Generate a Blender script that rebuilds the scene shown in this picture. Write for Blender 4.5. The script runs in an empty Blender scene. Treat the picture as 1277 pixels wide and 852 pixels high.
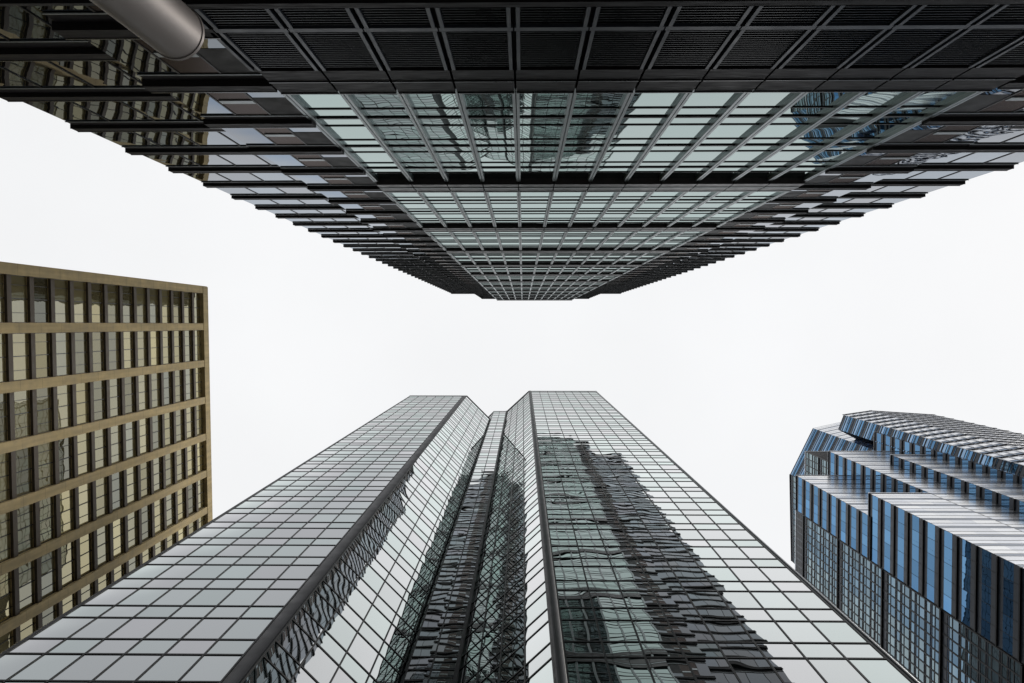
import bpy, bmesh, math, random
from mathutils import Vector, Matrix
from mathutils.bvhtree import BVHTree
random.seed(7)
R = math.radians
S = bpy.context.scene
C = S.collection

# ------------------------------------------------------------------ camera
F, VX, VY = 960.0, 652.0, 405.0            # focal length and zenith point in photo pixels
CAMZ = 1.6
zc = Vector((VX - 638.5, VY - 426.0, F)).normalized()       # world Z in camera (right, down, forward)
xc = (Vector((1, 0, 0)) - zc * zc.x).normalized()
yc = zc.cross(xc)
right = Vector((xc.x, yc.x, zc.x)); down = Vector((xc.y, yc.y, zc.y)); fwd = Vector((xc.z, yc.z, zc.z))
cam_d = bpy.data.cameras.new('camera'); cam = bpy.data.objects.new('camera', cam_d); C.objects.link(cam)
cam.matrix_world = Matrix.Translation((0, 0, CAMZ)) @ Matrix((right, -down, -fwd)).transposed().to_4x4()
cam_d.sensor_width = 36; cam_d.lens = F / 1277 * 36
cam_d.clip_start = 0.1; cam_d.clip_end = 6000
S.camera = cam

def proj(p):
    v = Vector(p) - Vector((0, 0, CAMZ)); z = v.dot(fwd)
    if z <= 0.05: return None
    return (638.5 + F * v.dot(right) / z, 426 + F * v.dot(down) / z)

# ------------------------------------------------------------------ world
SUN_EL, SUN_AZ = 45.0, -9.0                # azimuth measured from +X towards +Y
w = bpy.data.worlds.new('World'); S.world = w; w.use_nodes = True
nt = w.node_tree; nt.nodes.clear()
def N(t, typ, **k):
    n = t.nodes.new(typ)
    for a, b in k.items(): setattr(n, a, b)
    return n
def math_(t, op, a, b=None, c=None, clamp=False):
    n = N(t, 'ShaderNodeMath', operation=op); n.use_clamp = clamp
    for i, v in enumerate((a, b, c)):
        if v is None: continue
        if isinstance(v, (int, float)): n.inputs[i].default_value = v
        else: t.links.new(v, n.inputs[i])
    return n.outputs[0]
out = N(nt, 'ShaderNodeOutputWorld'); bg = N(nt, 'ShaderNodeBackground'); bg.inputs[1].default_value = 0.1
sky = N(nt, 'ShaderNodeTexSky', sky_type='NISHITA'); sky.sun_disc = False
sky.sun_elevation = R(SUN_EL); sky.sun_rotation = R(90 - SUN_AZ)
tc = N(nt, 'ShaderNodeTexCoord')
def dirdot(v):
    n = N(nt, 'ShaderNodeVectorMath', operation='DOT_PRODUCT'); nt.links.new(tc.outputs['Generated'], n.inputs[0])
    n.inputs[1].default_value = Vector(v).normalized(); return n.outputs['Value']
def ramp(t, x, a, b):
    n = N(t, 'ShaderNodeMapRange', interpolation_type='SMOOTHSTEP'); t.links.new(x, n.inputs[0])
    n.inputs[1].default_value = a; n.inputs[2].default_value = b; return n.outputs[0]
grey = math_(nt, 'MULTIPLY', ramp(nt, dirdot((.45, -.89, 0)), -.01, .09), ramp(nt, dirdot((-1, 0, 0)), -.02, .22))      # unseen grey patch added in the upper-left sky to dim left-wing reflections
blue = math_(nt, 'MULTIPLY', ramp(nt, dirdot((.54, .84, 0)), -.01, .05), math_(nt, 'MULTIPLY', ramp(nt, dirdot((-1, 0, 0)), .10, .26), math_(nt, 'SUBTRACT', 1.0, ramp(nt, dirdot((.648, .762, 0)), -.03, .01))))        # unseen blue patch added in the lower-left sky to tint side-glass reflections
noise = N(nt, 'ShaderNodeTexNoise'); noise.inputs['Scale'].default_value = 2.2; noise.inputs['Detail'].default_value = 5
nt.links.new(tc.outputs['Generated'], noise.inputs['Vector'])
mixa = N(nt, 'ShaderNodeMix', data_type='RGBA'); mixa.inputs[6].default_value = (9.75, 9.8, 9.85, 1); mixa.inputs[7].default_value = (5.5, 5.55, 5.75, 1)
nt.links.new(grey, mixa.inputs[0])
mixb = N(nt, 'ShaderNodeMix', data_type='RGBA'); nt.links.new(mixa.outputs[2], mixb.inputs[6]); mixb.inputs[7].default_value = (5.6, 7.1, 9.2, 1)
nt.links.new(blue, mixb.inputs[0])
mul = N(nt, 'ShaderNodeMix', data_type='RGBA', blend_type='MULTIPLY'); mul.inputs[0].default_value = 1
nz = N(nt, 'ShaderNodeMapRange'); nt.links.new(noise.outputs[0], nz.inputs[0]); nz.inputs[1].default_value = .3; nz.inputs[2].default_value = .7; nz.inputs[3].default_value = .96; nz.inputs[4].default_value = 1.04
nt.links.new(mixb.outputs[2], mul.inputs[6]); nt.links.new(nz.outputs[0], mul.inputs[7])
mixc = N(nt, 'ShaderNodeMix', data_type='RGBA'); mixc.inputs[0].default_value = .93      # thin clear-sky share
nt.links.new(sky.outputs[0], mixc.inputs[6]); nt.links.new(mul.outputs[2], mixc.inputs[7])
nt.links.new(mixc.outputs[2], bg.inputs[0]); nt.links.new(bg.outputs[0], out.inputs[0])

sd = bpy.data.lights.new('sun', 'SUN'); sd.energy = 1.4; sd.angle = R(20); sd.color = (1, .95, .88)
so = bpy.data.objects.new('sun', sd); C.objects.link(so)
sdir = Vector((math.cos(R(SUN_AZ)) * math.cos(R(SUN_EL)), math.sin(R(SUN_AZ)) * math.cos(R(SUN_EL)), math.sin(R(SUN_EL))))
so.rotation_euler = sdir.to_track_quat('Z', 'Y').to_euler(); so.location = sdir * 400
S.view_settings.view_transform = 'Standard'; S.view_settings.look = 'None'
S.view_settings.exposure = 0.0; S.view_settings.gamma = 1; S.view_settings.use_curve_mapping = False
S.render.resolution_x = 1024; S.render.resolution_y = 683
S.cycles.max_bounces = 8; S.cycles.glossy_bounces = 6; S.cycles.diffuse_bounces = 3

# ------------------------------------------------------------------ materials
M = {}
def new_mat(name):
    m = bpy.data.materials.new(name); m.use_nodes = True; t = m.node_tree
    p = t.nodes['Principled BSDF']; M[name] = m
    return m, t, p
def solid(name, col, rough=.5, metal=0.0, var=.12, scale=1.5, spec=.5, stretch=None):
    m, t, p = new_mat(name)
    tcn = N(t, 'ShaderNodeTexCoord'); no = N(t, 'ShaderNodeTexNoise')
    no.inputs['Scale'].default_value = scale; no.inputs['Detail'].default_value = 6
    src = tcn.outputs['Object']
    if stretch:
        mp = N(t, 'ShaderNodeMapping'); mp.inputs['Scale'].default_value = stretch; t.links.new(src, mp.inputs[0]); src = mp.outputs[0]
    t.links.new(src, no.inputs['Vector'])
    mr = N(t, 'ShaderNodeMapRange'); t.links.new(no.outputs[0], mr.inputs[0])
    mr.inputs[1].default_value = .3; mr.inputs[2].default_value = .7; mr.inputs[3].default_value = 1 - var; mr.inputs[4].default_value = 1 + var
    mx = N(t, 'ShaderNodeVectorMath', operation='SCALE'); mx.inputs[0].default_value = col; t.links.new(mr.outputs[0], mx.inputs['Scale'])
    t.links.new(mx.outputs[0], p.inputs['Base Color'])
    rr = math_(t, 'MULTIPLY', mr.outputs[0], rough); t.links.new(rr, p.inputs['Roughness'])
    p.inputs['Metallic'].default_value = metal; p.inputs['Specular IOR Level'].default_value = spec
    return m
def glass(name, tint, base, f0, f1, power=2.0, rough=.0, pillow=.006, tilt=.004, wav=.005, wscale=.9, var=.06, tint2=None, basevar=.3, vs=1.0, detail=2.5):
    """reflective coated glass; the panes' UVs count panes, so each pane gets its own tilt, bulge and tone"""
    m, t, p = new_mat(name)
    uv = N(t, 'ShaderNodeUVMap'); sp = N(t, 'ShaderNodeSeparateXYZ'); t.links.new(uv.outputs[0], sp.inputs[0])
    fu, fv = math_(t, 'FRACT', sp.outputs[0]), math_(t, 'FRACT', sp.outputs[1])
    iu, iv = math_(t, 'FLOOR', sp.outputs[0]), math_(t, 'FLOOR', sp.outputs[1])
    cb = N(t, 'ShaderNodeCombineXYZ'); t.links.new(iu, cb.inputs[0]); t.links.new(iv, cb.inputs[1])
    wn = N(t, 'ShaderNodeTexWhiteNoise', noise_dimensions='3D'); t.links.new(cb.outputs[0], wn.inputs['Vector'])
    ws = N(t, 'ShaderNodeSeparateColor'); t.links.new(wn.outputs['Color'], ws.inputs[0])
    geo = N(t, 'ShaderNodeNewGeometry'); no = N(t, 'ShaderNodeTexNoise'); no.inputs['Scale'].default_value = wscale; no.inputs['Detail'].default_value = detail
    t.links.new(geo.outputs['Position'], no.inputs['Vector']); ns = N(t, 'ShaderNodeSeparateColor'); t.links.new(no.outputs['Color'], ns.inputs[0])
    def comp(fr, rnd, nz, s):
        # bulge slope, scaled per pane so panes differ
        a = math_(t, 'MULTIPLY', math_(t, 'SUBTRACT', fr, .5), math_(t, 'MULTIPLY', math_(t, 'ADD', ws.outputs[2], .4), pillow * 2))
        b = math_(t, 'MULTIPLY', math_(t, 'SUBTRACT', rnd, .5), tilt * 2)
        c = math_(t, 'MULTIPLY', math_(t, 'SUBTRACT', nz, .5), wav * 4)
        return math_(t, 'MULTIPLY', math_(t, 'ADD', math_(t, 'ADD', a, b), c), s)
    ox = comp(fu, ws.outputs[0], ns.outputs[0], 1.0); oz = comp(fv, ws.outputs[1], ns.outputs[1], vs)
    cr = N(t, 'ShaderNodeVectorMath', operation='CROSS_PRODUCT'); cr.inputs[0].default_value = (0, 0, 1); t.links.new(geo.outputs['Normal'], cr.inputs[1])
    s1 = N(t, 'ShaderNodeVectorMath', operation='SCALE'); t.links.new(cr.outputs[0], s1.inputs[0]); t.links.new(ox, s1.inputs['Scale'])
    zz = N(t, 'ShaderNodeCombineXYZ'); t.links.new(oz, zz.inputs[2])
    a1 = N(t, 'ShaderNodeVectorMath', operation='ADD'); t.links.new(geo.outputs['Normal'], a1.inputs[0]); t.links.new(s1.outputs[0], a1.inputs[1])
    a2 = N(t, 'ShaderNodeVectorMath', operation='ADD'); t.links.new(a1.outputs[0], a2.inputs[0]); t.links.new(zz.outputs[0], a2.inputs[1])
    nn = N(t, 'ShaderNodeVectorMath', operation='NORMALIZE'); t.links.new(a2.outputs[0], nn.inputs[0])
    gl = N(t, 'ShaderNodeBsdfGlossy'); gl.inputs['Roughness'].default_value = rough; t.links.new(nn.outputs[0], gl.inputs['Normal'])
    v = math_(t, 'ADD', math_(t, 'MULTIPLY', ws.outputs[2], var * 2), 1 - var * 2)
    tm = N(t, 'ShaderNodeMix', data_type='RGBA'); tm.inputs[6].default_value = (*tint, 1); tm.inputs[7].default_value = (*(tint2 or tint), 1)
    t.links.new(ws.outputs[0], tm.inputs[0])
    tv = N(t, 'ShaderNodeVectorMath', operation='SCALE'); t.links.new(tm.outputs[2], tv.inputs[0]); t.links.new(v, tv.inputs['Scale'])
    t.links.new(tv.outputs[0], gl.inputs['Color'])
    bb = N(t, 'ShaderNodeVectorMath', operation='SCALE'); bb.inputs[0].default_value = base
    t.links.new(math_(t, 'ADD', math_(t, 'MULTIPLY', ws.outputs[1], basevar * 2), 1 - basevar), bb.inputs['Scale'])
    t.links.new(bb.outputs[0], p.inputs['Base Color']); p.inputs['Roughness'].default_value = .6; p.inputs['Specular IOR Level'].default_value = 0
    lw = N(t, 'ShaderNodeLayerWeight'); lw.inputs[0].default_value = .5          # facing: 0 head-on .. 1 grazing
    fac = math_(t, 'ADD', math_(t, 'MULTIPLY', math_(t, 'POWER', lw.outputs['Facing'], power), f1 - f0), f0, clamp=True)
    ms = N(t, 'ShaderNodeMixShader'); t.links.new(fac, ms.inputs[0]); t.links.new(p.outputs[0], ms.inputs[1]); t.links.new(gl.outputs[0], ms.inputs[2])
    t.links.new(ms.outputs[0], t.nodes['Material Output'].inputs[0])
    return m

glass('twin_glass', (.845, .925, .90), (.004, .010, .010), .10, 1.26, 1.15, pillow=.0045, tilt=.0012, wav=.0040, wscale=.55, var=.045, tint2=(.90, .90, .905), detail=.6)
glass('dark_tower_glass', (.60, .715, .695), (.010, .016, .016), .30, .98, 1.5, pillow=.004, tilt=.002, wav=.0035, wscale=.6, var=.03, tint2=(.61, .70, .685), detail=.8)
glass('side_glass', (.74, .81, .89), (.008, .010, .012), .04, 1.0, 3.0, pillow=.004, tilt=.002, wav=.004, wscale=.6, var=.05, tint2=(.76, .78, .82))
glass('white_panel', (1.0, 1.0, 1.0), (.88, .89, .92), .35, 1.0, 1.0, rough=.20, pillow=0, tilt=.004, wav=.002, var=.05, tint2=(.85, .87, .92), basevar=.12)
glass('grey_panel', (.50, .53, .58), (.17, .19, .22), .30, .9, 1.0, rough=.20, pillow=0, tilt=.004, wav=.002, var=.08, basevar=.2)
glass('brown_panel', (.42, .36, .34), (.018, .015, .014), .05, .55, 3, rough=.25, pillow=0, tilt=.001, wav=.001)
glass('bronze_glass', (.88, .79, .50), (.27, .23, .11), .22, .95, 1.3, pillow=.004, tilt=.003, wav=.006, wscale=.5, var=.20, tint2=(.50, .52, .47), basevar=.6)
glass('blue_glass', (.26, .53, .86), (.010, .035, .08), .35, .98, 1.3, pillow=.003, tilt=.004, wav=.003, var=.17, tint2=(.20, .42, .72))
glass('pale_glass', (.97, .97, .99), (.04, .06, .09), .5, 1.0, 1.0, pillow=.002, tilt=.004, wav=.001, var=.07, tint2=(.85, .87, .92))
glass('navy_glass', (.10, .25, .55), (.015, .06, .17), .12, .6, 2.0, pillow=.003, tilt=.004, wav=.002, var=.15)
glass('sky_glass', (.42, .62, .88), (.03, .06, .10), .35, .98, 1.3, pillow=.003, tilt=.004, wav=.002, var=.10)
glass('grey_blue_glass', (.36, .44, .56), (.015, .025, .04), .35, .97, 1.4, pillow=.003, tilt=.004, wav=.002, var=.15)
glass('green_glass', (.60, .74, .78), (.13, .185, .20), .25, .92, 1.5, pillow=.004, tilt=.006, wav=.002, var=.16, tint2=(.44, .57, .64))
solid('frame_black', (.008, .009, .010), .4, spec=.25)
solid('frame_dark', (.026, .028, .03), .45, .1, spec=.3)
solid('aluminium', (.36, .40, .41), .38, .7, .10)
solid('trim_steel', (.10, .105, .11), .28, .8, .1)
solid('trim_black', (.018, .019, .021), .42, .2, .1)
solid('spandrel_metal', (.018, .016, .018), .52, .0, .25, 2.0, .12, stretch=(.6, .6, 6))
solid('band_metal', (.060, .056, .058), .4, .3, .2, 2.0)
solid('soffit_black', (.010, .010, .011), .6)
solid('louvre_metal', (.012, .011, .012), .5, .1, spec=.2)
solid('core_dark', (.02, .02, .022), .8)
solid('tan_concrete', (.53, .415, .215), .85, 0, .14, .8)
def weather(name, joint, amount=.16):
    m = M[name]; t = m.node_tree; p = t.nodes['Principled BSDF']; src = p.inputs['Base Color'].links[0].from_socket
    g_ = N(t, 'ShaderNodeNewGeometry'); mp = N(t, 'ShaderNodeMapping'); mp.inputs['Scale'].default_value = (1.6, 1.6, .10); t.links.new(g_.outputs['Position'], mp.inputs[0])
    no = N(t, 'ShaderNodeTexNoise'); no.inputs['Scale'].default_value = 1.0; no.inputs['Detail'].default_value = 5; t.links.new(mp.outputs[0], no.inputs['Vector'])
    st = N(t, 'ShaderNodeMapRange'); t.links.new(no.outputs[0], st.inputs[0]); st.inputs[1].default_value = .35; st.inputs[2].default_value = .65; st.inputs[3].default_value = 1 - amount; st.inputs[4].default_value = 1 + amount * .5
    sp = N(t, 'ShaderNodeSeparateXYZ'); t.links.new(g_.outputs['Position'], sp.inputs[0])
    fz = math_(t, 'FRACT', math_(t, 'DIVIDE', sp.outputs[2], joint)); jn = math_(t, 'MULTIPLY', math_(t, 'LESS_THAN', fz, .05 / joint), -.45)
    k = math_(t, 'MULTIPLY', st.outputs[0], math_(t, 'ADD', jn, 1.0))
    v = N(t, 'ShaderNodeVectorMath', operation='SCALE'); t.links.new(src, v.inputs[0]); t.links.new(k, v.inputs['Scale']); t.links.new(v.outputs[0], p.inputs['Base Color'])
weather('tan_concrete', 3.92)
solid('bronze_ledge', (.11, .09, .068), .6, .0, .2, 1.5, .2)
solid('pale_metal', (.62, .64, .68), .35, .4, .08)
solid('slate_panel', (.05, .062, .082), .42, .2, .2)
solid('brushed_steel', (.36, .33, .32), .55, .5, .12, 3, stretch=(1, 1, .15))
solid('asphalt', (.05, .05, .052), .9, 0, .25, 3)
solid('paving', (.16, .155, .15), .8, 0, .2, 1.5)
solid('granite', (.09, .088, .09), .4, 0, .3, 5)
solid('kerb_stone', (.30, .29, .27), .8, 0, .15, 4)
solid('road_paint', (.75, .75, .72), .7, 0, .1, 6)
solid('roof_gravel', (.20, .20, .19), .95, 0, .3, 6)

# ------------------------------------------------------------------ mesh helpers
class MB:
    def __init__(s): s.v = []; s.f = []; s.u = []; s.m = []
    def poly(s, pts, mat, uvs=None):
        i = len(s.v); s.v += [tuple(p) for p in pts]; s.f.append(list(range(i, i + len(pts)))); s.m.append(mat)
        s.u.append(uvs or [(0.5, 0.5)] * len(pts))
    def add(s, o):
        i = len(s.v); s.v += o.v; s.f += [[a + i for a in f] for f in o.f]; s.u += o.u; s.m += o.m
    def build(s, name, parent=None, base=(0, 0, 0), smooth=False):
        me = bpy.data.meshes.new(name); b = Vector(base)
        me.from_pydata([tuple(Vector(p) - b) for p in s.v], [], s.f)
        names = list(dict.fromkeys(s.m))
        for n in names: me.materials.append(M[n])
        for pl, mm in zip(me.polygons, s.m): pl.material_index = names.index(mm); pl.use_smooth = smooth
        ul = me.uv_layers.new(name='UVMap'); k = 0
        for us in s.u:
            for q in us: ul.data[k].uv = q; k += 1
        o = bpy.data.objects.new(name, me); C.objects.link(o)
        if parent: o.parent = parent
        else: o.location = b
        return o

class Frame:
    """facade frame: u along the wall, n outwards, h = height above the camera"""
    def __init__(s, O, T, Nn):
        s.O = Vector((O[0], O[1])); s.T = Vector(T).normalized(); s.N = Vector(Nn).normalized()
    def p(s, u, n, h):
        q = s.O + s.T * u + s.N * n; return Vector((q.x, q.y, h + CAMZ))
    def box(s, mb, u0, u1, n0, n1, h0, h1, mat):
        P = [s.p(u, n, h) for h in (h0, h1) for n in (n0, n1) for u in (u0, u1)]
        flip = s.T.x * s.N.y - s.T.y * s.N.x < 0
        for q in ((0, 2, 3, 1), (4, 5, 7, 6), (0, 1, 5, 4), (2, 6, 7, 3), (0, 4, 6, 2), (1, 3, 7, 5)):
            q = q[::-1] if flip else q
            mb.poly([P[i] for i in q], mat)
    def pane(s, mb, u0, u1, n, h0, h1, mat, i, j):
        P = [s.p(u0, n, h0), s.p(u1, n, h0), s.p(u1, n, h1), s.p(u0, n, h1)]
        e = .002; U = [(i + e, j + e), (i + 1 - e, j + e), (i + 1 - e, j + 1 - e), (i + e, j + 1 - e)]
        s_n = (P[1] - P[0]).cross(P[2] - P[0])
        if s_n.x * s.N.x + s_n.y * s.N.y < 0: P = P[::-1]; U = U[::-1]
        mb.poly(P, mat, U)

OCC_V, OCC_F = [], []
def prism(mb, pts, h0, h1, mat, top=None, occ=True):
    """vertical prism over a plan polygon"""
    area = sum(pts[i][0] * pts[(i + 1) % len(pts)][1] - pts[(i + 1) % len(pts)][0] * pts[i][1] for i in range(len(pts)))
    if area < 0: pts = pts[::-1]
    lo = [Vector((x, y, h0 + CAMZ)) for x, y in pts]; hi = [Vector((x, y, h1 + CAMZ)) for x, y in pts]; n = len(pts)
    for i in range(n):
        j = (i + 1) % n; mb.poly([lo[i], lo[j], hi[j], hi[i]], mat)
    mb.poly(hi, top or mat); mb.poly(lo[::-1], mat)
    if occ:
        k = len(OCC_V); OCC_V.extend(lo + hi)
        for i in range(n):
            j = (i + 1) % n; OCC_F.append((k + i, k + j, k + n + j, k + n + i))

class Building:
    def __init__(s, name, label, cat, base):
        s.e = bpy.data.objects.new(name, None); C.objects.link(s.e); s.e.location = base; s.base = Vector(base)
        s.e['label'] = label; s.e['category'] = cat; s.pools = {}
    def part(s, name, mb, parent=None, label=None):
        if parent is None: o = mb.build(name, s.e, s.base)
        else: o = mb.build(name, parent, s.base)
        if label: o['label'] = label
        return o
    def put(s, name, mb): s.pools.setdefault(name, []).append(mb)
    def finish(s, bvh):
        for name, items in s.pools.items():
            sc = []
            for it in items:
                best = 0
                pts = [proj(p) for p in it.v]
                if all(pts):
                    xs = [min(max(p[0], 0), 1277) for p in pts]; ys = [min(max(p[1], 0), 852) for p in pts]
                    best = (max(xs) - min(xs)) * (max(ys) - min(ys))
                    if best > 0:
                        c = sum((Vector(v) for v in it.v), Vector()) / len(it.v); o = Vector((0, 0, CAMZ)); d = c - o
                        hit = bvh.ray_cast(o, d.normalized(), d.length - 1.2)
                        if hit[0] is not None: best *= .001
                sc.append(best)
            order = sorted(range(len(items)), key=lambda i: -sc[i])
            keep = order if len(items) <= 100 else order[:99]
            for i in sorted(keep): s.part(name, items[i])
            rest = [i for i in order if i not in set(keep)]
            if rest:
                mb = MB()
                for i in rest: mb.add(items[i])
                o = s.part(name, mb); o['kind'] = 'stuff'

def frange(a, b, st):
    r = []; x = a
    while x < b - 1e-6: r.append(x); x += st
    return r

# ------------------------------------------------------------------ ground, road, pavement
def slab(name, x0, x1, y0, y1, z0, z1, mat):
    mb = MB(); fr = Frame((0, 0), (1, 0), (0, 1)); fr.box(mb, x0, x1, y0, y1, z0 - CAMZ, z1 - CAMZ, mat)
    o = mb.build(name); o['kind'] = 'structure'; return o
g = MB(); g.poly([(-3000, -3000, 0), (3000, -3000, 0), (3000, 3000, 0), (-3000, 3000, 0)], 'asphalt')
g.build('ground')['kind'] = 'structure'
slab('pavement', -48, 50, -9.9, 1.6, -.2, .13, 'paving')
slab('pavement', -48, 50, 10.2, 120, -.2, .13, 'paving')
slab('kerb', -48.3, 50.3, 1.6, 1.85, -.2, .135, 'kerb_stone')
slab('kerb', -48.3, 50.3, 9.95, 10.2, -.2, .135, 'kerb_stone')
mk = MB()
for x in frange(-60, 60, 6): mk.poly([(x, 5.85, .004), (x + 3, 5.85, .004), (x + 3, 5.99, .004), (x, 5.99, .004)], 'road_paint')
mk.build('road_markings')['kind'] = 'structure'

GR = -CAMZ + .13
# ------------------------------------------------------------------ dark office tower (top of the picture)
D1 = 7.6
dt = Building('office_tower', 'black high-rise with aluminium mullions and louvred lower floors, hanging over the top of the view', 'tower', (3.6, -D1 - 10, .13))
U0, BW = -8.0, 1.94
U = [U0 + BW * i for i in range(13)]; UR = U[-1]
HF, HB, HA = 241.0, 227.0, 216.0
fr = Frame((0, -D1), (1, 0), (0, 1))
core = MB()
prism(core, [(U0 + .05, -D1 - .42), (UR - .05, -D1 - .42), (UR - .05, -44), (U0 + .05, -44)], 18.35, HF - .6, 'core_dark', 'roof_gravel')
prism(core, [(-11.95, -D1 - .26), (U0 + .05, -D1 - .26), (U0 + .05, -42), (-11.95, -42)], 10, HB - .5, 'core_dark', 'roof_gravel')
prism(core, [(UR - .05, -D1 - .26), (19.25, -D1 - .26), (19.25, -42), (UR - .05, -42)], 10, HB - .5, 'core_dark', 'roof_gravel')
prism(core, [(-19.85, -8.95), (-11.95, -8.95), (-11.95, -40), (-19.85, -40)], 10, HA - .5, 'core_dark', 'roof_gravel')
prism(core, [(19.25, -8.95), (27.15, -8.95), (27.15, -40), (19.25, -40)], 10, HA - .5, 'core_dark', 'roof_gravel')
dt.part('wall', core)
# lower storeys: set back behind a colonnade
lob = MB(); prism(lob, [(-19, -12), (26, -12), (26, -40), (-19, -40)], GR, 18.3, 'granite')
dt.part('lobby_wall', lob)
for i in range(0, 13, 3):
    mb = MB(); fr.box(mb, U[i] - .45, U[i] + .45, -1.6, -.7, GR, 18.35, 'granite'); dt.part('column', mb)
sf = MB(); fr.box(sf, -20, 27.3, -4.4, -.05, 18.35, 18.5, 'soffit_black'); dt.part('soffit', sf)
# front: louvres, boxes and glazed modules
mid = MB(); fr.box(mid, U0, UR, -.05, 0, 18.32, 18.60, 'spandrel_metal'); dt.put('spandrel', mid)
for i in range(12):
    for (a, b) in ((18.62, 19.86), (20.12, 23.15)):
        mb = MB()
        for h in frange(a + .04, b - .05, .155):
            u0, u1 = U[i] + .18, U[i + 1] - .18
            P = [fr.p(u0, -.05, h), fr.p(u1, -.05, h), fr.p(u1, -.20, h + .10), fr.p(u0, -.20, h + .10)]
            Q = [p + Vector((0, 0, .018)) for p in P]
            mb.poly(P, 'louvre_metal'); mb.poly(Q[::-1], 'louvre_metal'); mb.poly([P[0], Q[0], Q[1], P[1]], 'trim_steel')
        dt.put('louvre', mb)
    mb = MB(); fr.box(mb, U[i] + .02, U[i + 1] - .02, -.1, .0, 19.87, 20.11, 'slate_panel'); dt.put('spandrel', mb)
    for (a, b) in ((23.22, 24.25), (24.37, 25.46)):
        mb = MB(); fr.box(mb, U[i] + .035, U[i + 1] - .035, -.4, -.02, a, b, 'spandrel_metal')
        fr.box(mb, U[i] + .035, U[i + 1] - .035, -.02, .015, b - .05, b, 'trim_steel'); dt.put('spandrel', mb)
for i in range(13):
    for s in (-1, 1):
        for (a, b) in ((18.62, 19.86), (20.12, 23.15)):
            mb = MB(); fr.box(mb, U[i] + s * .115 - .05, U[i] + s * .115 + .05, -.2, .0, a, b, 'slate_panel')
            dt.put('mullion', mb)
mods = [(25.5 + 18.9 * j, 42.0 + 18.9 * j, j) for j in range(12)]
for (a, b, j) in mods:
    b = min(b, HF - .5)
    if a > HF - 2: continue
    gd = -.34 if j == 0 else -.21        # glass set-back, shallower above the mechanical floor
    lines = [x + 18.9 * j for x in (26.5, 28.4, 29.6, 30.8, 33.15, 34.3, 35.5, 37.85, 39.05, 40.25)]
    lines = [x for x in lines if x < b - .5]
    for i in range(12):
        edges = [a] + lines + [b]
        for k in range(len(edges) - 1):
            mb = MB(); fr.pane(mb, U[i] + .05, U[i + 1] - .05, gd, edges[k] + .03, edges[k + 1] - .03, 'dark_tower_glass', i + 40, k + 20 * j)
            dt.put('window_pane', mb)
    for k, h in enumerate(lines):
        th = .08 if abs((h - 29.6 - 18.9 * j + .1) % 4.725) < .2 else .04
        mb = MB(); fr.box(mb, U0 + .04, UR - .04, gd - .02, gd + (.05 if th > .05 else .035), h - th, h + th, 'frame_dark')
        dt.put('transom', mb)
    # bright double mullions, one pair on every bay line
    for i in range(13):
        for s in (-1, 1):
            mb = MB(); x = U[i] + s * .068
            fr.box(mb, x - .052, x + .052, gd, -.17 if j == 0 else -.08, a, b, 'aluminium'); dt.put('mullion', mb)
    # band of boxes between modules
    if b < HF - 1:
        for i in range(12):
            for (p, q) in ((b, b + 1.12), (b + 1.24, b + 2.4)):
                mb = MB(); fr.box(mb, U[i] + .03, U[i + 1] - .03, -.4, -.01, p, q, 'band_metal')
                fr.box(mb, U[i] + .03, U[i + 1] - .03, -.01, .02, q - .22, q - .06, 'aluminium'); dt.put('spandrel', mb)
cp = MB(); fr.box(cp, U0 - .1, UR + .1, -.5, .06, HF - .6, HF, 'spandrel_metal'); dt.part('parapet', cp)
# stepped sides: a projecting box on every floor
def side(frm, xs, kinds, top, outer, seed):
    x0, x1 = min(xs), max(xs)
    o0 = x0 - (.16 if outer < 0 else 0); o1 = x1 + (.16 if outer > 0 else 0)
    for k in range(-2, 60):
        h = 24.6 + 4.72 * k
        if h + 1.0 > top: break
        deep = -.24; pr = 0 if k < 1 else -.05
        mb = MB(); frm.box(mb, o0, o1, deep, pr, h, h + .62, 'spandrel_metal'); frm.box(mb, o0, o1, deep, -.03, h - .012, h - .004, 'soffit_black')
        frm.box(mb, o0, o1, pr + .002, pr + .02, h + .56, h + .62, 'trim_steel'); dt.put('spandrel', mb)
        mb = MB(); frm.box(mb, x0, x1, -.26, -.18, h - .62, h - .015, 'spandrel_metal'); frm.box(mb, x0, x1, -.18, -.15, h - .68, h - .62, 'aluminium'); dt.put('spandrel', mb)
        hb, ht = h + .62, min(h + 4.72 - .68, top)
        for i in range(len(xs) - 1):
            a, b = sorted((xs[i], xs[i + 1])); kd = kinds[i]
            if kd == 'g':
                mb = MB(); frm.pane(mb, a + .02, b - .02, -.20, hb, ht, 'side_glass', i + seed, k + 9); dt.put('window_pane', mb)
            elif kd == 's':
                mb = MB(); frm.pane(mb, a + .01, b - .01, -.19, hb, ht, 'brown_panel', i + seed, k + 9)
                frm.box(mb, a + .1, b - .02, -.19, -.15, hb + 1.5, hb + 1.85, 'aluminium'); dt.put('panel', mb)
            else:
                mb = MB(); frm.pane(mb, a + .01, b - .01, -.19, hb + 1.3, ht, 'soffit_black', i + seed, k + 9)
                dt.put('panel', mb)
                mb = MB(); frm.pane(mb, a + .02, b - .02, -.20, hb, hb + 1.28, 'side_glass', i + seed, k + 9); dt.put('window_pane', mb)
        for x in xs[1:-1]:
            mb = MB(); frm.box(mb, x - .03, x + .03, -.24, -.17, hb, ht, 'frame_black'); dt.put('mullion', mb)
    mb = MB(); frm.box(mb, o0, o1, -.3, .05, top - .7, top, 'spandrel_metal'); dt.part('parapet', mb)
side(fr, [-12.0, -10.65, -9.35, -8.02], ['g', 's', 'd'], HB, -1, 70)
side(fr, [19.3, 17.95, 16.6, 15.30], ['g', 's', 'd'], HB, 1, 80)
fa = Frame((0, -8.65), (1, 0), (0, 1))
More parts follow.
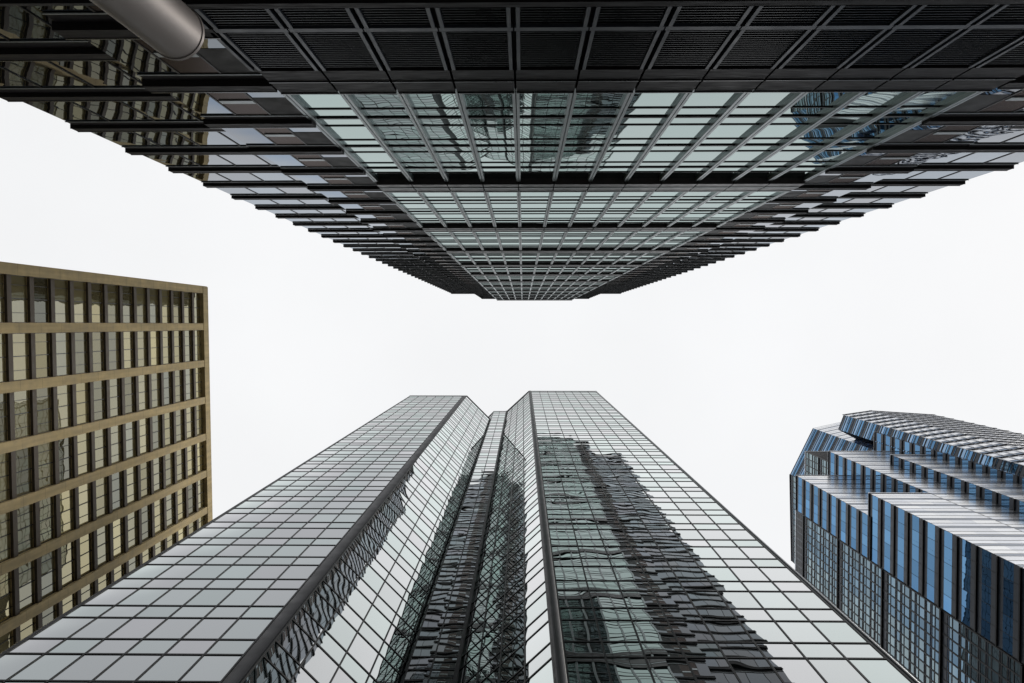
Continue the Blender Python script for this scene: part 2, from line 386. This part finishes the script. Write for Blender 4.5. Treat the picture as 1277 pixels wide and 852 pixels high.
side(fa, [-19.9 + 1.975 * i for i in range(5)], ['g'] * 4, HA, -1, 90)
side(fa, [19.3 + 1.975 * i for i in range(5)], ['g'] * 4, HA, 1, 100)

# ------------------------------------------------------------------ generic curtain wall
def edge_frame(A, B):
    """frame on the plan segment A-B with its normal towards the camera"""
    A, B = Vector(A), Vector(B); T = (B - A).normalized(); n = Vector((-T.y, T.x))
    if n.dot(-A) < 0: n = -n
    return Frame(A, T, n), (B - A).length
def curtain(b, frm, us, hs, mats, seed, vbar=(.035, .035), hbar=(.05, .05), bar='frame_black', vname='mullion', hname='transom', gap=.0, n0=0.0, pane='window_pane'):
    for i in range(len(us) - 1):
        for k in range(len(hs) - 1):
            m = mats(i, k) if callable(mats) else mats
            if m is None: continue
            mb = MB(); frm.pane(mb, us[i] + gap, us[i + 1] - gap, n0, hs[k], hs[k + 1], m, i + seed, k); b.put(pane, mb)
    if vbar:
        for u in us:
            mb = MB(); frm.box(mb, u - vbar[0], u + vbar[0], n0 - .02, n0 + vbar[1], hs[0], hs[-1], bar); b.put(vname, mb)
    if hbar:
        for h in hs:
            mb = MB(); frm.box(mb, us[0], us[-1], n0 - .02, n0 + hbar[1], h - hbar[0], h + hbar[0], bar); b.put(hname, mb)
def split(a, b, n): return [a + (b - a) * i / n for i in range(n + 1)]
def arc_column(b, name, cx, cy, r, h0, h1, mat, n=20, parent=None, smooth=True):
    mb = MB(); P = [(cx + r * math.cos(2 * math.pi * i / n), cy + r * math.sin(2 * math.pi * i / n)) for i in range(n)]
    for i in range(n):
        j = (i + 1) % n
        mb.poly([(*P[i], h0 + CAMZ), (*P[j], h0 + CAMZ), (*P[j], h1 + CAMZ), (*P[i], h1 + CAMZ)], mat)
    o = b.part(name, mb)
    bm = bmesh.new(); bm.from_mesh(o.data); bmesh.ops.remove_doubles(bm, verts=bm.verts, dist=1e-4); bm.to_mesh(o.data); bm.free()
    for p in o.data.polygons: p.use_smooth = True
    return o

# ------------------------------------------------------------------ mirror-glass tower in wings (bottom of the picture)
D2 = 13.8
tt = Building('office_tower', 'mirror-glass high-rise of two wings split by a deep notch, its grid mirroring the black tower', 'tower', (-2, D2 + 15, .13))
HL, HR = 148.9, 159.6
XL0, XL1, XR0, XR1 = -21.70, -11.65, 1.77, 15.02
core = MB()
prism(core, [(-21.85, D2 + .03), (-10.86, D2 + .03), (-6.42, 18.29), (-6.42, 46), (-21.85, 46)], GR, HL - .1, 'core_dark', 'roof_gravel')
prism(core, [(-8.0, 20.0), (-6.02, 18.03), (-3.36, 18.03), (-3.36, 48), (-8.0, 48)], GR, HR - .1, 'core_dark', 'roof_gravel')
prism(core, [(15.2, D2 + .03), (1.27, D2 + .03), (-3.3, 18.06), (-3.3, 72), (15.2, 72)], GR, HR - .1, 'core_dark', 'roof_gravel')
tt.part('wall', core)
def tlines(top):
    r = []
    for k in range(-8, 40):
        for h in (31.7 + 4 * k, 33.25 + 4 * k):
            if GR + .5 < h < top - .8: r.append(h)
    return [GR] + r + [top - .45]
f2 = Frame((0, D2), (1, 0), (0, -1))
kw = dict(vbar=(.04, .03), hbar=(.055, .032))
curtain(tt, f2, split(XL0, XL1, 6), tlines(HL), 'twin_glass', 0, **kw)
curtain(tt, f2, split(XR0, XR1, 8), tlines(HR), 'twin_glass', 20, **kw)
fc, L = edge_frame((-10.84, 13.82), (-6.40, 18.25)); curtain(tt, fc, split(0, L, 4), tlines(HL), 'twin_glass', 40, **kw)
fc, L = edge_frame((1.24, 13.82), (-3.32, 18.05)); curtain(tt, fc, split(0, L, 4), tlines(HR), 'twin_glass', 50, **kw)
fc, L = edge_frame((-6.03, 18.0), (-3.5, 18.0)); curtain(tt, fc, split(0, L, 2), tlines(HR), 'twin_glass', 60, **kw)
fc, L = edge_frame((-7.9, 19.93), (-6.05, 18.01)); curtain(tt, fc, split(0, L, 2), tlines(HR), 'twin_glass', 64, **kw)
fs = Frame((-21.87, D2), (0, 1), (-1, 0)); curtain(tt, fs, split(.05, 32, 20), tlines(HL), 'twin_glass', 70, **kw)
fs = Frame((15.22, D2), (0, 1), (1, 0)); curtain(tt, fs, split(.05, 58, 34), tlines(HR), 'side_glass', 95, **kw)
def rounded(b, name, pts, h0, h1, mat):
    mb = MB(); prism(mb, pts, h0, h1, mat, occ=False); return b.part(name, mb)
def corner_pts(x0, x1, y, bulge, n=8):
    r = [(x0, y + .25)]
    for i in range(n + 1):
        t = i / n; r.append((x0 + (x1 - x0) * t, y - bulge * math.sin(math.pi * t) ** .6))
    return r + [(x1, y + .25)]
rounded(tt, 'corner_column', corner_pts(-11.66, -10.83, D2 + .01, .06), GR, HL, 'trim_black')
rounded(tt, 'corner_column', corner_pts(1.22, 1.76, D2 + .01, .14), GR, HR, 'trim_black')
rounded(tt, 'corner_column', corner_pts(15.02, 15.30, D2 + .01, .10), GR, HR, 'trim_steel')
rounded(tt, 'corner_column', corner_pts(-21.95, -21.70, D2 + .01, .05), GR, HL, 'frame_dark')
mb = MB(); fr.box(mb, -3.5, -3.30, 25.45, 25.75, GR, HR - .1, 'frame_black'); tt.part('corner_column', mb)
for pts, H in (([(-21.95, D2 - .06), (-10.80, D2 - .06), (-6.34, 18.2), (-6.34, 46), (-21.95, 46)], HL), ([(15.3, D2 - .06), (1.2, D2 - .06), (-3.4, 17.98), (-3.4, 72), (15.3, 72)], HR + .012), ([(-8.08, 20.0), (-6.05, 17.95), (-3.42, 17.95), (-3.42, 48), (-8.08, 48)], HR)):
    mb = MB(); prism(mb, pts, H - .45, H, 'frame_dark', 'roof_gravel', occ=False); tt.part('parapet', mb)

# ------------------------------------------------------------------ tan concrete office block (left)
lb = Building('office_block', 'tan concrete office block with tall piers and bronze window bands at the left edge', 'office block', (-60, 15, .13))
K = 1.12
C0, C1 = Vector((-50.5, -5.95)) * K, Vector((-50.05, 30.75)) * K; HT = 121.5 * K; PS = 5.76 * K; PWD = 1.04 * K; NB = 9
T = (C1 - C0).normalized(); fl = Frame(C0, T, (T.y, -T.x)); LEN = PS * NB + PWD
core = MB(); q = lambda u, n: tuple((fl.O + fl.T * u + fl.N * n))
prism(core, [q(.05, -.03), q(LEN - .05, -.03), q(LEN - .05, -32), q(.05, -32)], GR, HT - .2, 'core_dark', 'roof_gravel')
lb.part('wall', core)
for i in range(NB + 1):
    u = PS * i; mb = MB(); fl.box(mb, u, u + PWD, -.02, .58, GR, HT - 2.0, 'tan_concrete')
    lb.part('pier', mb)
mb = MB(); fl.box(mb, -.0, LEN, -.02, .64, HT - 2.0, HT, 'tan_concrete'); lb.part('parapet', mb)
mb = MB(); fl.box(mb, -.10, -.003, -32, .60, GR, HT - .3, 'tan_concrete'); lb.part('side_wall', mb)
mb = MB(); fl.box(mb, LEN + .003, LEN + .35, -32, .60, GR, HT - .3, 'tan_concrete'); lb.part('side_wall', mb)
nf = int((HT - 2.0 - GR) / (3.5 * K))
for k in range(nf):
    ht = HT - 2.0 - 3.5 * K * k; h0 = ht - 3.5 * K
    for i in range(NB):
        a, c = PS * i + PWD + .01, PS * (i + 1) - .01; wv = c - a
        mb = MB(); fl.box(mb, a, c, -.02, .36, h0, h0 + .76, 'bronze_ledge'); lb.put('ledge', mb)
        mb = MB(); cuts = [0, .20, .49, .79, 1]
        fl.pane(mb, a, c, 0.0, h0 + .80, ht, 'bronze_glass', i, k)
        for j in range(5):
            x = min(max(a + wv * cuts[j], a + .03), c - .03); t_ = .05 if j == 2 else .03
            fl.box(mb, x - t_, x + t_, -.01, .07, h0 + .80, ht, 'frame_black')
        fl.box(mb, a, c, .0, .06, ht - .10, ht - .02, 'tan_concrete')
        lb.put('window', mb)

# ------------------------------------------------------------------ stepped blue glass tower (right)
rb = Building('office_tower', 'stepped blue glass high-rise with notched corners and white striped flanks at the right edge', 'tower', (80, 50, .13))
def at(px, py, h): return ((px - VX) / F * h, (py - VY) / F * h)
blocks = {
 'one':   dict(x=53.3, y=29.4, x1=75, y1=90, h=150.0),
 'two':   dict(x=53.32, y=25.952, x1=62.72, y1=29.5, h=118.6),
 'three': dict(x=62.7, y=25.95, x1=111, y1=60, h=158.1),
 'four':  dict(x=68.65, y=24.3, x1=112, y1=40, h=143.9),
 'five':  dict(x=75.96, y=23.2, x1=100, y1=44, h=166.7),
 'six':   dict(x=65.5, y=29.4, x1=80, y1=60, h=178.6),
}
core = MB()
for n, b_ in blocks.items():
    prism(core, [(b_['x'] + .03, b_['y'] + .03), (b_['x1'], b_['y'] + .03), (b_['x1'], b_['y1']), (b_['x'] + .03, b_['y1'])], GR, b_['h'] - .05, 'core_dark', 'roof_gravel')
TP = [(98.7, 21.7), (83.6, 20.75), (77.2, 21.7), (75.9, 25.2), (83.8, 29.4)]; HTT = 185.8
prism(core, [(TP[0][0], TP[0][1] + .04), (TP[1][0], TP[1][1] + .04), (TP[2][0] + .04, TP[2][1] + .04), (TP[3][0] + .06, TP[3][1] - .03), (TP[4][0], TP[4][1] - .08), (98.7, 45)], GR, HTT - .05, 'core_dark', 'roof_gravel')
OP = [(85.8, 26.2), (78.2, 27.9), (72.2, 40.4), (72.8, 63.9)]; HO = 208.0
prism(core, [(OP[0][0], OP[0][1] + .04), (OP[1][0] + .03, OP[1][1] + .04), (OP[2][0] + .04, OP[2][1]), (OP[3][0] + .04, OP[3][1]), (95, 64), (95, 30)], GR, HO - .05, 'core_dark', 'roof_gravel')
rb.part('wall', core)
def rl(top, lo=GR, fr_=(0,)):
    r = []; k = 0
    while top - 4.0 * k > lo + 4:
        for f_ in fr_: r.append(top - 4.0 * (k + 1) + 4.0 * f_)
        k += 1
    return sorted(set(r + [top]))
rs = random.Random(4)
def striped(frm, L, top, seed, bay=3.0, lo=GR, flip=False):
    hs = rl(top, lo, (0, .22, .58))
    def mm(i, k):
        j = k % 3
        return ('grey_panel', 'white_panel', 'white_panel')[j] if not flip else ('white_panel', 'white_panel', 'grey_panel')[j]
    curtain(rb, frm, split(0, L, max(1, round(L / bay))), hs, mm, seed, vbar=None, hbar=(.05, .015), bar='frame_dark', n0=0)
def fins(frm, L, top, seed, lo=GR):
    hs = rl(top, lo, (0, .36))
    curtain(rb, frm, split(0, L, max(1, round(L / 1.6))), hs, lambda i, k: 'white_panel' if k % 2 else 'grey_blue_glass', seed, vbar=(.10, .08), hbar=(.07, .04), bar='pale_metal', n0=0)
    for k, h in enumerate(hs[::2]):
        mb = MB(); frm.box(mb, -.3, L + .3, 0, .16, h - .10, h + .08, 'slate_panel'); rb.put('fin', mb)
def q_blue(frm, u0, u1, top, seed, lo=GR):
    hs = rl(top, lo, (0, .30, .74))
    curtain(rb, frm, split(u0, u1, max(1, round((u1 - u0) / 1.9))), hs, lambda i, k: ('slate_panel', 'blue_glass', 'slate_panel')[k % 3], seed, vbar=(.02, .02), hbar=None, bar='frame_dark')
    for h in hs[::3]:
        mb = MB(); frm.box(mb, u0, u1, -.02, .16, h - .14, h + .10, 'frame_black'); rb.put('spandrel', mb)
def q_fine(frm, u0, u1, top, seed, lo=GR, mats=('slate_panel', 'blue_glass', 'sky_glass')):
    hs = rl(top, lo, (0, .16, .42, .5, .66, .92))
    curtain(rb, frm, split(u0, u1, max(1, round((u1 - u0) / 1.9))), hs, lambda i, k: mats[(k * 7 + k // 3) % 3], seed, vbar=None, hbar=(.05, .04), bar='frame_dark')
def q_green(frm, u0, u1, top, seed, lo=GR):
    hs = rl(top, lo, (0, .36, .55, .64, .9)); n = max(1, round((u1 - u0) / 1.45))
    curtain(rb, frm, split(u0, u1, n), hs, lambda i, k: ('green_glass', 'green_glass', 'grey_blue_glass', 'green_glass', 'slate_panel')[k % 5] if (k // 5) % 4 != 3 or k % 5 < 3 else 'slate_panel', seed, vbar=(.09, .06), hbar=(.07, .05), bar='frame_dark')
    for h in hs[::20]:
        mb = MB(); frm.box(mb, u0, u1, -.02, .22, h - .2, h + .15, 'frame_black'); rb.put('spandrel', mb)
def Pf(b_): return Frame((b_['x'], b_['y']), (1, 0), (0, -1)), b_['x1'] - b_['x']
def Qf(b_): return Frame((b_['x'], b_['y']), (0, 1), (-1, 0))
# flanks facing the dark tower, white striped
f_, L = Pf(blocks['one']); striped(f_, 9.4, 150.0, 0)
f_, L = Pf(blocks['two']); striped(f_, 9.35, 118.6, 10, 3.1)
f_, L = Pf(blocks['three']); striped(f_, L, 158.1, 30)
f_, L = Pf(blocks['four']); striped(f_, L, 143.9, 60, flip=True)
f_, L = Pf(blocks['five']); striped(f_, 1.1, 166.7, 80)
# blue sides facing left
YB = 36.1
for nm, sd_ in (('one', 100), ('two', 120)):
    b_ = blocks[nm]; f_ = Qf(b_); top = b_['h']
    if nm == 'one':
        q_blue(f_, 0, YB - b_['y'], top, sd_, 117)
        q_green(f_, YB - b_['y'] + .2, 60, top - 4, sd_ + 8)
        # dark louvred grid along the roof
        mb = MB()
        for h in frange(top - 3.8, top - .2, .9):
            for u in frange(YB - b_['y'] + .3, 58, 1.3):
                f_.box(mb, u, u + 1.0, 0, .03, h, h + .7, 'frame_black')
        f_.box(mb, YB - b_['y'] + .1, 60, -.01, .012, top - 4, top, 'slate_panel'); rb.part('louvre', mb)
    else:
        q_blue(f_, 0, YB - b_['y'], top, sd_)
b_ = blocks['three']; f_ = Qf(b_); q_blue(f_, 0, 12, b_['h'], 140)
b_ = blocks['four']; f_ = Qf(b_); q_blue(f_, 0, 1.64, b_['h'], 150)
b_ = blocks['five']; f_ = Qf(b_); q_blue(f_, 0, 6, b_['h'], 160)
b_ = blocks['six']; f_ = Qf(b_); q_green(f_, 0, 9, b_['h'], 170, 120)
f_, L = edge_frame(TP[2], TP[1]); fins(f_, L, HTT, 200, 60)
f_, L = edge_frame(TP[1], TP[0]); fins(f_, L, HTT, 210, 60)
f_, L = edge_frame(TP[2], TP[3]); q_fine(f_, 0, L, HTT, 230, 100)
f_, L = edge_frame(TP[3], TP[4]); q_fine(f_, 0, L, HTT, 240, 140, ('navy_glass', 'navy_glass', 'grey_blue_glass'))
f_, L = edge_frame(OP[1], OP[0]); striped(f_, L, HO, 250, lo=140)
f_, L = edge_frame(OP[1], OP[2]); q_fine(f_, 0, L, HO, 260, 140)
f_, L = edge_frame(OP[2], OP[3]); q_green(f_, 0, L, HO, 270, 140)
for b_ in blocks.values():
    mb = MB(); prism(mb, [(b_['x'] - .08, b_['y'] - .08), (b_['x1'], b_['y'] - .08), (b_['x1'], b_['y1']), (b_['x'] - .08, b_['y1'])], b_['h'] - .02, b_['h'] + .35, 'pale_metal', 'roof_gravel', occ=False)
    rb.part('parapet', mb)

# ------------------------------------------------------------------ steel column beside the dark tower
HC = 9.0; cx, cy = -4.03, -3.40; rc = .309
def lathe(prof, mat, n=64):
    mb = MB()
    for (r0, z0), (r1, z1) in zip(prof, prof[1:]):
        for i in range(n):
            a, b2 = 2 * math.pi * i / n, 2 * math.pi * (i + 1) / n
            mb.poly([(cx + r0 * math.cos(a), cy + r0 * math.sin(a), z0), (cx + r0 * math.cos(b2), cy + r0 * math.sin(b2), z0), (cx + r1 * math.cos(b2), cy + r1 * math.sin(b2), z1), (cx + r1 * math.cos(a), cy + r1 * math.sin(a), z1)], mat)
    return mb
def weld(o, ang=35):
    bm = bmesh.new(); bm.from_mesh(o.data); bmesh.ops.remove_doubles(bm, verts=bm.verts, dist=1e-5); bm.to_mesh(o.data); bm.free()
    for p in o.data.polygons: p.use_smooth = True
    o.data.set_sharp_from_angle(angle=R(ang))
pc = bpy.data.objects.new('column', None); C.objects.link(pc); pc.location = (cx, cy, .13)
pc['label'] = 'thick round brushed steel column with a rimmed end, in front of the black tower'; pc['category'] = 'column'
zt = HC + CAMZ
for nm, prof in (('shaft', [(rc, .2), (rc, zt - .05)]), ('base', [(rc + .12, .13), (rc + .12, .18), (rc + .02, .22), (rc - .01, .22)]), ('cap', [(rc - .01, zt - .05), (rc + .012, zt - .05), (rc + .012, zt), (rc - .02, zt + .02), (.001, zt + .03)])):
    o = lathe(prof, 'brushed_steel').build(nm, pc, (cx, cy, .13)); weld(o)

# ------------------------------------------------------------------ finish
bvh = BVHTree.FromPolygons([tuple(v) for v in OCC_V], OCC_F)
for b in (dt, tt, lb, rb): b.finish(bvh)
print('objects', len(bpy.data.objects))
